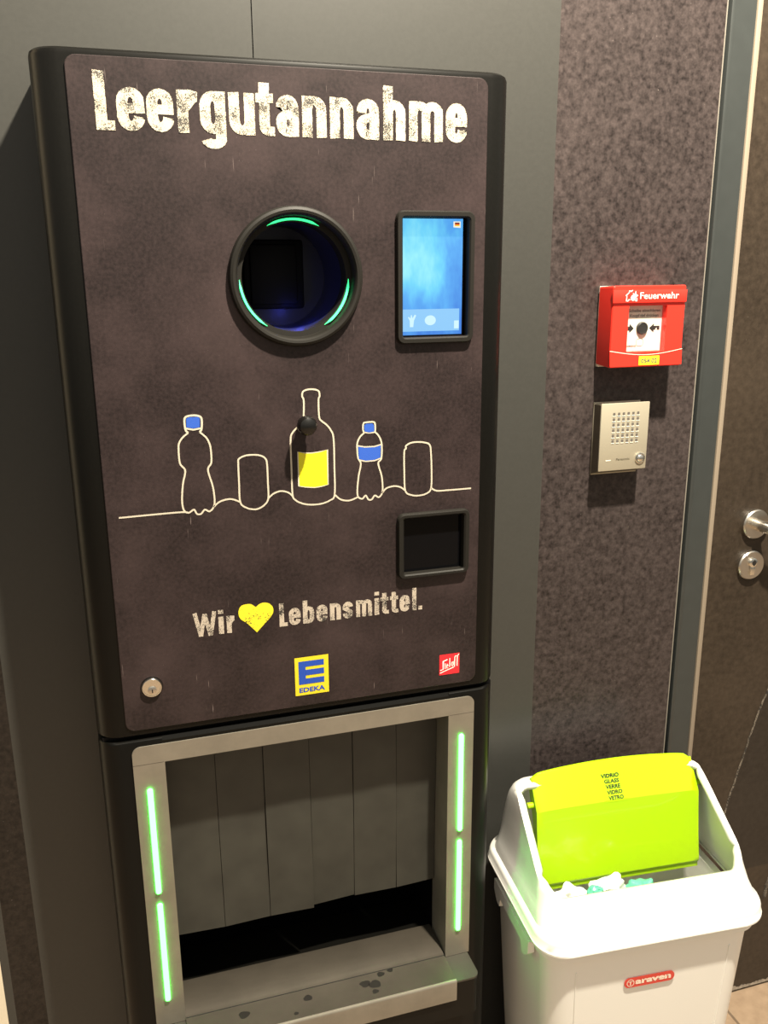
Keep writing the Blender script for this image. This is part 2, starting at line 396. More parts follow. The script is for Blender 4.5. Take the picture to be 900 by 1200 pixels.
mb.poly([(1.0, .0062), (1.94, .0062)] + top[::-1], YD - .0004)
D(mb, 'scuffed_edge', 'scuff', smooth=0)
mb = MB(); random.seed(4)                   # chalk stroke printed on the leaf
cl = smooth_line([(1.062, .36), (1.074, .452), (1.094, .535), (1.127, .655), (1.17, .76), (1.24, .87)], 10)
mb.stroke([(p[0] + random.uniform(-.001, .001), p[1]) for p in cl], .0040, YD - .0004)
mb.stroke([(1.190, .22), (1.192, .25), (1.197, .27)], .008, YD - .0004)
D(mb, 'chalk_stroke', 'dim_chalk', smooth=0)
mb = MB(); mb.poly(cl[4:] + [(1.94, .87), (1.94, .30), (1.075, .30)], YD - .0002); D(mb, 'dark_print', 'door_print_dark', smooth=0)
hx, hz = 1.066, 1.016
hd = MB(); hd.lathe(hx, hz, [(.0262, YD), (.0262, YD - .007), (.0245, YD - .0092), (.010, YD - .0092)], 48, True, True)
h = D(hd, 'handle_rosette', 'satin_steel')
lv = MB(); lv.tube([(hx, YD - .009, hz), (hx, YD - .030, hz), (hx + .002, YD - .040, hz), (hx + .008, YD - .047, hz), (hx + .018, YD - .050, hz), (hx + .13, YD - .050, hz)], .0098, 20)
D(lv, 'lever', 'satin_steel')
kx, kz = 1.0655, .941
kr = MB(); kr.lathe(kx, kz, [(.0262, YD), (.0262, YD - .006), (.0245, YD - .0082), (.006, YD - .0082)], 48, True, True)
D(kr, 'keyhole_rosette', 'satin_steel')
kc = MB(); kc.lathe(kx, kz + .006, [(.0082, YD - .008), (.0082, YD - .0115), (.0074, YD - .012)], 28, False, True)
kc.box(kx - .0048, kx + .0048, YD - .0115, YD - .008, kz - .0165, kz + .002, .001)
D(kc, 'lock_cylinder', 'chrome')
kk = MB(); kk.lathe(kx + .001, kz + .006, [(.0045, YD - .012), (.0045, YD - .0123)], 20, False, True)
kk.box(kx - .0003, kx + .0023, YD - .0124, YD - .0119, kz + .0005, kz + .0115)
D(kk, 'keyway', 'print_black')

# ------------------------------------------------------------------ reverse vending machine
rvm = thing('reverse_vending_machine', 'tall black bottle return machine with chalkboard front and green light bars, set in the wall', 'bottle return machine', (.242, .20, 0))
def P(mb, name, mat, parent=None, **k):
    o = mb.build(name, mat, **k); o.parent = parent or rvm
    if not parent: o.matrix_parent_inverse = Matrix.Translation(-Vector(rvm.location))
    return o
def plan(x0, x1, y0, y1, r, n=8):
    """plan outline with rounded front corners, front is y0"""
    out = [(x1, y1), (x0, y1)]
    out += [(x0 + r - r * math.cos(math.radians(90 * i / n)), y0 + r - r * math.sin(math.radians(90 * i / n))) for i in range(n + 1)]
    out += [(x1 - r + r * math.sin(math.radians(90 * i / n)), y0 + r - r * math.cos(math.radians(90 * i / n))) for i in range(n + 1)]
    return out
HX0, HX1, YF = -.0365, .5205, .002
cuts = []
def cyl_cut(cx, cz, r, y0, y1):
    o = MB().lathe(cx, cz, [(r, y0), (r, y1)], 64, True, True).build('c', 'deep_black'); return o
def rect_cut(cx, cz, hw, hh, r, y0, y1):
    m_ = MB(); m_.loft([xz(rrect(cx, cz, hw, hh, r), y0), xz(rrect(cx, cz, hw, hh, r), y1)]); return m_.build('c', 'deep_black')
CX, CZ, RT = .2415, 1.4375, .0705
SX, SZ, SHW, SHH = .4182, 1.4355, .0440, .0725
TX, TZ, THW, THH = .4180, 1.0875, .0433, .0395
mb = MB()
mb.loft([xy(plan(HX0 + i_, HX1 - i_, YF + i_, .145, .030), z) for z, i_ in ((.8645, .003), (.8665, .0006), (.869, 0), (1.668, 0), (1.6725, .0012), (1.675, .004))])
uh = P(mb, 'upper_housing', 'black_housing')
bool_cut(uh, [cyl_cut(CX, CZ, RT + .002, -.1, .12), rect_cut(SX, SZ, SHW, SHH, .003, -.1, .03), rect_cut(TX, TZ, THW, THH, .003, -.1, .06)])
uh.data.materials.clear(); uh.data.materials.append(M['black_housing'])
for p in uh.data.polygons: p.use_smooth = True
uh.data.set_sharp_from_angle(angle=math.radians(25))
mb = MB(); mb.box(.006, .478, .1451, .50, .90, 1.63)
P(mb, 'rear_body', 'black_housing')
mb = MB()
L0 = rrect(.2425, 1.2705, .2425, .3968, .012)
L1 = rrect(.2425, 1.2705, .2418, .3961, .0115)
mb.loft([xz(L0, .0022), xz(L0, .0006), xz(L1, 0)])
fp = P(mb, 'front_panel', 'chalk_print', smooth=0)
bool_cut(fp, [cyl_cut(CX, CZ, RT + .002, -.1, .05), rect_cut(SX, SZ, SHW, SHH, .003, -.1, .05), rect_cut(TX, TZ, THW, THH, .003, -.1, .05)])
fp.data.materials.clear(); fp.data.materials.append(M['chalk_print'])
YP = -.0004
def S(mb, name, mat): return P(mb, name, mat, fp, smooth=0)
T_ = [('L', .0273, .0473), ('e', .0500, .0790), ('e', .0812, .1100), ('r', .1140, .1360), ('g', .1385, .1668), ('u', .1705, .1995), ('t', .2010, .2222), ('a', .2240, .2500),
      ('n', .2541, .2827), ('n', .2868, .3150), ('a', .3188, .3462), ('h', .3515, .3790), ('m', .3835, .4265), ('e', .4303, .4575)]
lettering('title_lettering', T_, .0440, .0592, .0155, .0118, .0098, 1.5936, YP, 'title_ink', fp)
W_ = [('W', .0936, .1228), ('i', .1250, .1320), ('r', .1355, .1455), ('L', .2042, .2150), ('e', .2170, .2325), ('b', .2358, .2510), ('e', .2540, .2690), ('n', .2725, .2875), ('s', .2900, .3045),
      ('m', .3085, .3310), ('i', .3345, .3410), ('t', .3430, .3550), ('t', .3565, .3685), ('e', .3705, .3850), ('l', .3885, .3945), ('.', .3975, .4030)]
for part_ in (W_[:3], W_[3:]): lettering('slogan_lettering', part_, .0240, .0325, .008, .0062, .0052, .9934, YP, 'slogan_ink', fp)
heart = [(.174, .9896), (.1622, 1.0032), (.1542, 1.0101), (.1514, 1.0164), (.1518, 1.0233), (.1552, 1.0287), (.1617, 1.0303), (.1681, 1.0295), (.174, 1.0248), (.1791, 1.0287), (.1857, 1.0297), (.1921, 1.0273), (.1962, 1.0217), (.1963, 1.0147), (.1922, 1.0083), (.1844, 1.0003)]
hp = smooth_line(heart[:9], 5) + smooth_line(heart[9 - 1:] + heart[:1], 5)[1:-1]
S(MB().poly(hp, YP), 'heart_print', 'heart_ink')
LW = .0021
base1 = [(.0144, 1.1593), (.054, 1.1599), (.0889, 1.16), (.0969, 1.1585)]
bottleA = [(.1028, 1.2578), (.0963, 1.2529), (.0917, 1.2468), (.0902, 1.2392), (.0907, 1.2212), (.0963, 1.2117), (.0925, 1.1951), (.0901, 1.1742), (.0916, 1.1622), (.0969, 1.1585), (.1037, 1.1619), (.1069, 1.1563), (.1119, 1.1558), (.1168, 1.1608), (.1223, 1.1581), (.1277, 1.163), (.1295, 1.1722), (.1282, 1.1896), (.1236, 1.2105), (.1282, 1.2198), (.1284, 1.2367), (.1268, 1.2445), (.1235, 1.2512), (.1164, 1.258)]
neckA = [(.1028, 1.2578), (.0998, 1.262), (.0994, 1.2737), (.1021, 1.2776), (.1103, 1.2786), (.1176, 1.277), (.1198, 1.2726), (.1189, 1.2617), (.1164, 1.258)]
capA = [(.1014, 1.2751), (.1045, 1.2767), (.1158, 1.2766), (.1177, 1.2744), (.117, 1.2638), (.1093, 1.2628), (.1012, 1.2645)]
wave1 = [(.1277, 1.163), (.1352, 1.1691), (.1457, 1.1717), (.1534, 1.1705), (.161, 1.1666)]
canA = [(.1607, 1.1924), (.1609, 1.2162), (.1622, 1.2219), (.1703, 1.2253), (.1807, 1.2256), (.1897, 1.2237), (.195, 1.2196), (.1966, 1.2124), (.1967, 1.1896), (.1963, 1.1685), (.1909, 1.1603), (.1828, 1.1561), (.1762, 1.1561), (.1684, 1.1587), (.161, 1.1666)]
wave2 = [(.1963, 1.1685), (.2034, 1.1742), (.2129, 1.1767), (.2221, 1.174), (.2275, 1.1690)]
wine = [(.236, 1.2561), (.2303, 1.2504), (.2275, 1.2414), (.2273, 1.2038), (.2275, 1.1712), (.2307, 1.1638), (.2384, 1.1588), (.2497, 1.1558), (.2641, 1.1557), (.2763, 1.1594), (.2825, 1.1667), (.283, 1.2026), (.2827, 1.2394), (.2793, 1.2508), (.2738, 1.258), (.2683, 1.2625), (.2648, 1.2682), (.2645, 1.2896), (.266, 1.2942), (.2651, 1.3004), (.2596, 1.3029), (.2513, 1.3032), (.2452, 1.3008), (.2439, 1.2952), (.2457, 1.2897), (.2451, 1.2715), (.2440, 1.2640), (.236, 1.2561)]
wlabel = [(.2361, 1.2256), (.2450, 1.2236), (.2545, 1.223), (.2650, 1.2240), (.2744, 1.2259), (.2742, 1.1803), (.2650, 1.1785), (.2561, 1.1778), (.2450, 1.1792), (.236, 1.1813)]
wave3 = [(.2825, 1.1667), (.2902, 1.1594), (.3018, 1.1569), (.3137, 1.1606)]
bottleB = [(.3236, 1.2448), (.3178, 1.24), (.3142, 1.2332), (.3135, 1.2261), (.3145, 1.2124), (.3181, 1.2044), (.315, 1.1887), (.313, 1.1715), (.3137, 1.1612), (.3195, 1.1578), (.324, 1.1618), (.3278, 1.1562), (.3323, 1.1558), (.3365, 1.1608), (.3418, 1.158), (.3464, 1.1629), (.3473, 1.1717), (.346, 1.1864), (.3416, 1.2033), (.3458, 1.2096), (.3466, 1.2268), (.3446, 1.2355), (.3411, 1.2414), (.3376, 1.2445)]
capBo = [(.3231, 1.2448), (.3217, 1.2483), (.3221, 1.2561), (.3253, 1.2579), (.3354, 1.2579), (.3377, 1.2552), (.3379, 1.2473), (.3373, 1.2439)]
capB = [(.3232, 1.2544), (.3261, 1.2562), (.3342, 1.256), (.3363, 1.2539), (.3365, 1.2457), (.3295, 1.2447), (.3237, 1.2464)]
labelB = [(.3150, 1.2271), (.3234, 1.2252), (.3365, 1.2249), (.3453, 1.2269), (.3445, 1.2109), (.3364, 1.2083), (.3246, 1.2082), (.3156, 1.2108)]
wave4 = [(.3464, 1.1629), (.3524, 1.1692), (.3629, 1.1713), (.372, 1.1691), (.3786, 1.1639)]
canB = [(.3772, 1.1899), (.3772, 1.2162), (.3796, 1.2204), (.3796, 1.2241), (.3871, 1.2277), (.3992, 1.2278), (.4098, 1.2254), (.4129, 1.222), (.4141, 1.2152), (.4153, 1.1901), (.4148, 1.1648), (.4087, 1.1578), (.3979, 1.1557), (.3872, 1.1572), (.3786, 1.1639)]
tail = [(.4148, 1.1648), (.4226, 1.1603), (.4382, 1.1597), (.4723, 1.1597)]
for pl in (base1, wave1, wave2, wave3, wave4, tail): S(MB().stroke(smooth_line(pl), LW, YP), 'ground_line_drawing', 'line_ink')
mb = MB(); mb.stroke(smooth_line(bottleA), LW, YP).stroke(smooth_line(neckA), LW * 1.15, YP).stroke([(.0997, 1.2634), (.1092, 1.2612), (.1189, 1.2626)], LW, YP)
S(mb, 'large_bottle_drawing', 'line_ink'); S(MB().poly(capA, YP - .0002), 'bottle_cap_print', 'blue_ink')
for c_, nm in ((canA, 'can_drawing'), (canB, 'can_drawing')):
    S(MB().stroke(smooth_line(c_, closed=True), LW, YP, closed=True), nm, 'line_ink')
mb = MB(); mb.stroke(smooth_line(wine), LW, YP); mb.stroke(wlabel, LW * .6, YP, closed=True)
S(mb, 'wine_bottle_drawing', 'line_ink'); S(MB().poly(wlabel, YP + .0001), 'yellow_label_print', 'yellow_ink')
mb = MB(); mb.stroke(smooth_line(bottleB), LW, YP).stroke(smooth_line(capBo), LW, YP).stroke([(.3226, 1.2452), (.3295, 1.2440), (.3377, 1.2445)], LW * .8, YP)
mb.stroke([(.3143, 1.2282), (.3234, 1.2262), (.3365, 1.2259), (.3458, 1.2280)], LW * .8, YP).stroke([(.3150, 1.2098), (.3246, 1.2072), (.3364, 1.2073), (.3450, 1.2099)], LW * .8, YP)
S(mb, 'small_bottle_drawing', 'line_ink'); S(MB().poly(capB, YP - .0002), 'bottle_cap_print', 'blue_ink'); S(MB().poly(labelB, YP - .0001), 'bottle_label_print', 'blue_ink')
# logos
lg = S(MB().poly([(.2221, .8900), (.2685, .8900), (.2685, .9455), (.2221, .9455)], YP), 'logo_sticker', 'logo_yellow')
mb = MB()
for z0 in (.9060, .9187, .9314): mb.poly([(.2368, z0), (.2622, z0), (.2622, z0 + .0082), (.2368, z0 + .0082)], YP - .0003)
mb.poly([(.2272, .9060), (.2369, .9060), (.2369, .9396), (.2272, .9396)], YP - .0003)
S(mb, 'logo_letter', 'logo_blue')
text('logo_lettering', 'EDEKA', .2274, .8942, .0355, .0070, YP - .0003, 'logo_blue', fp, .03)
S(MB().poly([(.4294, .8896), (.4596, .8896), (.4596, .9206), (.4294, .9206)], YP), 'maker_sticker', 'logo_red')
def sq(a, b):
    u = (a - 222) / 522; v = (b - (292 - 77 * u)) / 526
    return (.4294 + .0302 * u, .9206 - .0310 * v)
mb = MB()
for st, wd in (([(430, 395), (320, 450), (320, 655), (240, 690)], 1.15), ([(372, 500), (372, 645)], .8), ([(408, 575), (445, 560), (430, 515), (408, 555), (412, 625), (450, 610)], .75), ([(490, 362), (490, 590)], .9),
               ([(535, 540), (545, 465), (580, 450), (585, 530), (555, 565), (535, 540)], .8), ([(615, 585), (622, 320), (650, 295), (675, 300)], .95), ([(682, 560), (685, 320), (700, 280), (730, 245)], .95), ([(235, 760), (380, 690), (600, 590)], .95)):
    mb.stroke([sq(*q) for q in st], .0014 * wd, YP - .0003)
S(mb, 'maker_lettering', 'print_white')
# intake opening
mb = MB(); mb.lathe(CX, CZ, [(.0815, .0), (.0812, -.0045), (.0797, -.0080), (.0767, -.0094), (.0737, -.0088), (.0718, -.0065), (RT + .0005, -.004), (RT, .0100), (.0640, .0105), (.0640, .034)], 72)
rg = P(mb, 'intake_ring', 'bezel_plastic')
mb = MB(); mb.lathe(CX, CZ, [(.0640, .034), (.0635, .07), (.0630, .1195)], 72, False, True)
P(mb, 'intake_tunnel', 'blue_interior')
mb = MB(); mb.box(CX - .050, CX + .028, .085, .119, CZ - .040, CZ + .046, .004); mb.box(CX - .042, CX + .018, .080, .0852, CZ - .034, CZ + .040, .002)
P(mb, 'scanner_block', 'deep_black')
for a in (90, 210, 330):
    mb = MB(); n = 20; loops = []
    for i in range(n + 1):
        t_ = math.radians(a - 28 + 56 * i / n); k = max(.12, min(1, math.sin(PI * i / n) * 2.2)); c_, s_ = math.cos(t_), math.sin(t_)
        r0, y0, q = .0669, .0098, .0023 * k
        loops.append([(CX + (r0 + d * q * .55) * c_, y0 + e * q, CZ + (r0 + d * q * .55) * s_) for d, e in ((1, -1), (-1, -1), (-1, 1), (1, 1))])
    mb.loft(loops); P(mb, 'led_arc', 'led_arc_green', rg, flip=True)
lp = bpy.data.lights.new('scanner_light', 'POINT'); lp.energy = .022; lp.color = (.08, .10, 1.0); lp.shadow_soft_size = .004
lo = bpy.data.objects.new('scanner_light', lp); C.objects.link(lo); lo.location = (CX + .012, .062, CZ - .046)
# touch screen
mb = MB()
mb.loft([xz(rrect(SX - .0004, SZ - .0005, a, b, r), y) for a, b, r, y in ((.0517, .0800, .010, .0), (.0517, .0800, .010, -.0035), (.0502, .0785, .009, -.0068), (.0455, .0738, .005, -.0068), (SHW - .0002, SHH - .0002, .003, -.0048), (SHW - .0002, SHH - .0002, .003, .012))], False, False)
sb = P(mb, 'screen_bezel', 'bezel_plastic')
mb = MB(); mb.box(SX - SHW + .0003, SX + SHW - .0003, .0070, .012, SZ - SHH + .0003, SZ + SHH - .0003)
sg = P(mb, 'screen_panel', 'gloss_black', smooth=0)
P(MB().poly([(.3764, 1.3650), (.4574, 1.3650), (.4574, 1.5062), (.3764, 1.5062)], .0066), 'screen_picture', 'screen_glow', sg, smooth=0)
P(MB().poly([(.3770, 1.3695), (.4540, 1.3695), (.4540, 1.3970), (.3770, 1.3970)], .0064), 'screen_menu_bar', 'screen_bar', sg, smooth=0)
mb = MB(); mb.poly([(.3870, 1.3750), (.3915, 1.3750), (.3925, 1.3830), (.3955, 1.3895), (.3935, 1.3905), (.3905, 1.3860), (.3895, 1.3900), (.3885, 1.3900), (.3878, 1.3860), (.3855, 1.3880), (.3845, 1.3870), (.3868, 1.3830)], .0062)
P(mb, 'screen_icon', 'screen_white', sg, smooth=0)
mb = MB(); mb.disc(.4145, 1.3830, .0075, .0062, .0062); P(mb, 'screen_icon', 'screen_white', sg, smooth=0)
mb = MB(); mb.poly([(.4470, 1.3720), (.4535, 1.3720), (.4535, 1.3820), (.4470, 1.3820)], .0062)
P(mb, 'screen_icon', 'screen_white', sg, smooth=0)
P(MB().poly([(.4445, 1.4960), (.4540, 1.4955), (.4540, 1.5030), (.4445, 1.5030)], .0062), 'language_icon', 'flag_white', sg, smooth=0)
for z0, mt in ((1.5003, 'flag_black'), (1.4989, 'flag_red'), (1.4975, 'flag_gold')):
    P(MB().poly([(.4462, z0), (.4526, z0), (.4526, z0 + .0015), (.4462, z0 + .0015)], .0060), 'language_flag_stripe', mt, sg, smooth=0)
# receipt slot
mb = MB()
mb.loft([xz(rrect(TX, TZ, a, b, r), y) for a, b, r, y in ((.0515, .0455, .009, .0), (.0515, .0455, .009, -.0040), (.0500, .0440, .008, -.0075), (.0452, .0408, .004, -.0075), (THW - .0002, THH - .0002, .003, -.0055), (THW - .0002, THH - .0002, .003, .055))], False, False)
P(mb, 'receipt_slot_bezel', 'bezel_plastic')
mb = MB(); mb.box(TX - THW + .0004, TX + THW - .0004, .0050, .0090, TZ - THH + .0004, TZ + THH - .0004); P(mb, 'receipt_slot_window', 'gloss_black', smooth=0)
# knob and lock
mb = MB(); mb.lathe(.2445, 1.2618, [(.0075, 0), (.0070, -.010), (.0105, -.014), (.0122, -.019), (.0120, -.024), (.0098, -.0285), (.0055, -.0308), (.001, -.0314)], 32, True, True)
P(mb, 'knob', 'black_plastic')
mb = MB(); mb.lathe(.0362, .9326, [(.0128, 0), (.0128, -.0030), (.0120, -.0042), (.0108, -.0042), (.0104, -.0034), (.002, -.0034)], 40, True, True)
lk = P(mb, 'lock', 'chrome'); mb = MB(); mb.lathe(.0364, .9292, [(.0055, -.003), (.0055, -.0046), (.0048, -.005)], 28, False, True); P(mb, 'lock_cylinder', 'satin_steel', lk)
P(MB().box(.0357, .0372, -.0053, -.0048, .9262, .9312), 'keyway', 'print_black', lk, smooth=0)
P(MB().lathe(.0362, .9326, [(.0142, .0), (.0140, -.0008), (.0128, -.0008)], 40), 'lock_collar', 'black_plastic', lk)
# lower housing with the crate opening
OX0, OX1, OZ0, OZ1 = .0437, .4457, .404, .8235
mb = MB()
mb.loft([xy(plan(HX0 + i_, HX1 - i_, YF + i_, .145, .029), z) for z, i_ in ((.002, 0), (.4035, 0))])
def side_plan(x0, x1, left):
    pl = plan(HX0, HX1, YF, .145, .029); n = 9
    if left: return [(x1, .145), (HX0, .145)] + pl[2:2 + n] + [(x1, YF)]
    return [(HX1, .145), (x0, .145), (x0, YF)] + pl[2 + n:]
def inset_plan(L_, i_, left):
    return [((max(x, HX0 + i_) if left else min(x, HX1 - i_)), max(y, YF + i_)) for x, y in L_]
for a in (True, False):
    L_ = side_plan(OX1, OX0, a)
    mb.loft([xy(inset_plan(L_, i_, a), z) for z, i_ in ((.4035, 0), (.8535, 0), (.8565, .001), (.8585, .004))])
mb.box(OX0, OX1, YF, .145, OZ1, .8535); mb.loft([[(OX0, YF + .001, .8535), (OX1, YF + .001, .8535), (OX1, .145, .8535), (OX0, .145, .8535)], [(OX0, YF + .004, .8585), (OX1, YF + .004, .8585), (OX1, .145, .8585), (OX0, .145, .8585)]])
lh = P(mb, 'lower_housing', 'black_housing')
mb = MB(); mb.box(.006, .478, .55, .555, .02, .89); mb.box(.006, .010, .1455, .55, .02, .89); mb.box(.474, .478, .1455, .55, .02, .89); mb.box(.010, .474, .1455, .55, .885, .89); mb.box(.010, .474, .1455, .55, .395, .400)
P(mb, 'crate_chamber', 'deep_black', smooth=0)
P(MB().box(HX0 + .006, HX1 - .006, .012, .14, .8590, .8642), 'housing_joint', 'deep_black', smooth=0)
fr = MB(); fo = []                          # stainless surround: top rail with rounded upper corners and two posts with returns
out = [(.0042, .4045), (.0042, .8375)] + arc(.0152, .8385, .011, .011, 180, 90, 6) + arc(.4730, .8385, .011, .011, 90, 0, 6) + [(.4840, .4045), (OX1, .4045), (OX1, OZ1), (OX0, OZ1), (OX0, .4045)]
fr.prism(out, 0.0, .0019)
sf = P(fr, 'steel_surround', 'brushed_steel')
for a, b in ((OX1 - .0012, OX1), (OX0, OX0 + .0012)): P(MB().box(a, b, 0, .060, .4045, OZ1), 'surround_return', 'brushed_steel', sf, smooth=0)
for a, b in ((.0044, .0436), (.4458, .4838)): P(MB().box(a, b, -.0001, .0, OZ1 - .0002, OZ1 + .0002), 'weld_seam', 'stain', sf, smooth=0)
for x_, dz in ((.0228, 0), (.4645, .0036)):
    for z0, z1 in ((.4465, .6095), (.6250, .7880)):
        mb = MB(); w_ = .0039
        zz = rrect(x_, (z0 + z1) / 2 + dz, w_, (z1 - z0) / 2, .0038, 5)
        mb.loft([xz(zz, .0), xz(zz, -.0018), xz(rrect(x_, (z0 + z1) / 2 + dz, w_ * .75, (z1 - z0) / 2 - .001, .0022, 5), -.003)])
        P(mb, 'led_bar', 'led_green', sf)
xs = [.0458, .1132, .1808, .2475, .3128, .3800, .4440]
random.seed(8)
for i in range(6):
    mb = MB(); a, b = xs[i] + .0004, xs[i + 1] - .0004
    dy = (.0, .0012, -.0006, .0016, .0004, .001)[i]; n = 8; loops = []
    for k in range(n + 1):
        z = .815 - (.815 - .5125 + (.0, .001, .0015, .0, .001, .0)[i]) * k / n
        y = .047 + dy + .003 * math.sin(k * .5 + i) * (k / n); tw = (.0016, -.001, .0012, -.0018, .001, -.0012)[i] * k / n
        loops.append([(a, y + tw, z), (b, y - tw, z), (b, y - tw + .003, z), (a, y + tw + .003, z)])
    mb.loft(loops); P(mb, 'curtain_strip', 'rubber_grey')
mb = MB()                                   # crate shelf: dished inner run, front run and turned-down lip
prof = [(.068, .360), (.068, .4120), (.064, .4135), (.020, .4122), (.006, .4092), (.0, .4080), (-.0512, .4080), (-.0512, .4050), (.0, .4055), (.060, .4090), (.060, .360)]
mb.loft([[(OX0 + .0014, y, z) for y, z in prof], [(OX1 - .0030, y, z) for y, z in prof]])
sh = P(mb, 'crate_shelf', 'shelf_steel')
mb = MB(); mb.loft([[(a, y, z) for y, z in ((-.0500, .4082), (-.0522, .4080), (-.0536, .4066), (-.0540, .4045), (-.0540, .3725), (-.0520, .3725), (-.0520, .4050), (-.0500, .4060))] for a in (OX0 + .0014, OX1 - .0030)])
P(mb, 'shelf_lip', 'brushed_steel', sh)
P(MB().box(OX0 + .0016, OX1 - .0032, -.0004, .0006, .4080, .4085), 'shelf_crease', 'black_gap', sh, smooth=0)
for x_, y_, r_ in ((.2205, -.0175, .0066), (.3085, -.0175, .0078), (.3225, -.0225, .0092), (.3365, -.0065, .0058), (.3525, -.0032, .0046), (.1262, -.0195, .0080), (.3195, -.0360, .0050), (.060, -.030, .006), (.1985, -.040, .0035)):
    n = 22; random.seed(int(x_ * 1e4)); ph = random.uniform(0, 6)
    mb = MB(); mb.face([(x_ + r_ * (1 + .10 * math.sin(3 * t + ph) + .06 * math.sin(5 * t)) * math.cos(t), y_ + r_ * .8 * (1 + .10 * math.sin(3 * t + ph)) * math.sin(t), .4083) for t in [2 * PI * i / n for i in range(n)]])
    P(mb, 'drip_stain', 'stain', sh, smooth=0)
mb = MB()                                   # black apron under the shelf and the rounded corner plates on it
mb.loft([xy([(.0050, .0015), (.0050, -.0400)] + arc(.0150, -.0400, .010, .010, 180, 270, 6) + arc(.4700, -.0400, .010, .010, 270, 360, 6) + [(.4800, .0015)], z) for z in (.3370, .3405, .4005)])
P(mb, 'shelf_apron', 'black_housing')
for x0, x1, rt in ((OX1 - .0028, .4815, True), (.0035, OX0 + .0012, False)):
    c_ = [(x1, .0), (x0, .0), (x0, -.0510)] + arc(x1 - .011, -.0400, .011, .011, 270, 360, 6) if rt else [(x1, -.0510), (x1, 0), (x0, 0)] + arc(x0 + .011, -.0400, .011, .011, 180, 270, 6)
    mb = MB(); mb.loft([xy(c_, .4008), xy(c_, .4040)]); P(mb, 'corner_plate', 'plate_steel')

# ------------------------------------------------------------------ fire alarm call point
fa = thing('fire_alarm_call_point', 'red fire alarm box marked Feuerwehr mounted on the printed wall panel', 'fire alarm', (.7955, YW, 1.30))
def F(mb, name, mat, parent=None, **k):
    o = mb.build(name, mat, **k); o.parent = parent or fa
    if not parent: o.matrix_parent_inverse = Matrix.Translation(-Vector(fa.location))
    return o
AX0, AX1, AZ0, AZ1, YA = .7335, .8585, 1.3005, 1.4205, .0985
WX0, WX1, WZ0, WZ1 = .7615, .8270, 1.3235, 1.3912
mb = MB(); cx_, cz_ = (AX0 + AX1) / 2, (AZ0 + AZ1) / 2
mb.loft([xz(rrect(cx_, cz_, a, b, r), y) for a, b, r, y in ((.0600, .0580, .003, .141), (.0622, .0597, .003, YA + .004), (.0622, .0597, .003, YA + .0015), (.0612, .0587, .003, YA))])
ab = F(mb, 'alarm_body', 'alarm_red')
bool_cut(ab, [rect_cut((WX0 + WX1) / 2, (WZ0 + WZ1) / 2, (WX1 - WX0) / 2, (WZ1 - WZ0) / 2, .0015, .05, YA + .012)])
ab.data.materials.clear(); ab.data.materials.append(M['alarm_red'])
for p in ab.data.polygons: p.use_smooth = True
ab.data.set_sharp_from_angle(angle=math.radians(30))
F(MB().box(.7385, .8545, .141, YW, 1.2985, 1.4190, .001), 'back_plate', 'label_white')
mb = MB(); mb.box(.7322, .8580, YA - .0030, YA + .001, 1.3955, 1.4140, .0008); hs = F(mb, 'header_strip', 'alarm_strip')
def low_arc(t): return (.7320 + .1250 * t, 1.3262 - .0070 * math.sin(PI * t))
mb = MB(); mb.prism([(.7338, 1.3025), (.8578, 1.3025)] + [low_arc(1 - i / 20) for i in range(21)], YA - .0022, YA + .001); lc = F(mb, 'lower_cover', 'alarm_red')
mb = MB(); mb.stroke([low_arc(i / 20) for i in range(21)], .0009, YA - .0025); F(mb, 'cover_edge_highlight', 'label_white', lc, smooth=0)  # pale line paints the highlight along the raised cover edge
yl = YA + .0115
lbp = F(MB().box(WX0 + .0003, WX1 - .0003, yl, yl + .0004, WZ0 + .0003, WZ1 - .0003), 'alarm_label', 'label_white', smooth=0)
F(MB().box(WX0 + .0002, WX1 - .0002, YA + .0035, YA + .0043, WZ0 + .0002, WZ1 - .0002), 'glass_pane', 'pane', smooth=0)
text('label_lettering', 'Scheibe einschlagen', .7685, 1.3815, .0545, .0046, yl - .0003, 'print_grey', lbp, .02)
text('label_lettering', 'Knopf tief dr\u00fccken', .7712, 1.3742, .0490, .0046, yl - .0003, 'print_grey', lbp, .02)
text('maker_lettering', 'SIEMENS', .7668, 1.3300, .0175, .0026, yl - .0003, 'print_grey', lbp, .02)
zb = 1.3575
mb = MB(); mb.poly([(.7626, zb - .0030), (.7715, zb - .0030), (.7715, zb - .0068), (.7790, zb), (.7715, zb + .0068), (.7715, zb + .0030), (.7626, zb + .0030)], yl - .0003); F(mb, 'arrow_print', 'print_black', lbp, smooth=0); mb = MB()
mb.poly([(.8235, zb + .0030), (.8135, zb + .0030), (.8135, zb + .0068), (.8055, zb), (.8135, zb - .0068), (.8135, zb - .0030), (.8165, zb - .0030), (.8165, zb - .0006), (.8190, zb + .0006), (.8190, zb - .0030), (.8235, zb - .0030)], yl - .0003)
F(mb, 'arrow_print', 'print_black', lbp, smooth=0)
mb = MB(); mb.lathe(.7925, zb, [(.0094, yl), (.0094, yl - .0030), (.0082, yl - .0044), (.0065, yl - .0040), (.001, yl - .0040)], 32, False, True); F(mb, 'push_button', 'print_black')
mb = MB(); mb.stroke(rrect(.7905, 1.3365, .0058, .0055, .0035), .0006, yl - .0003, closed=True); F(mb, 'key_print', 'print_grey', lbp, smooth=0)
stk = F(MB().box(.7825, .8178, YA - .0027, YA - .0021, 1.3037, 1.3170), 'number_sticker', 'sticker_yellow', smooth=0)
text('sticker_lettering', '054 02', .7860, 1.3068, .0280, .0066, YA - .0030, 'print_grey', stk, .03)
text('header_lettering', 'Feuerwehr', .7768, 1.4010, .0665, .0096, YA - .0036, 'print_white', hs, .008)
mb = MB(); yh = YA - .0036
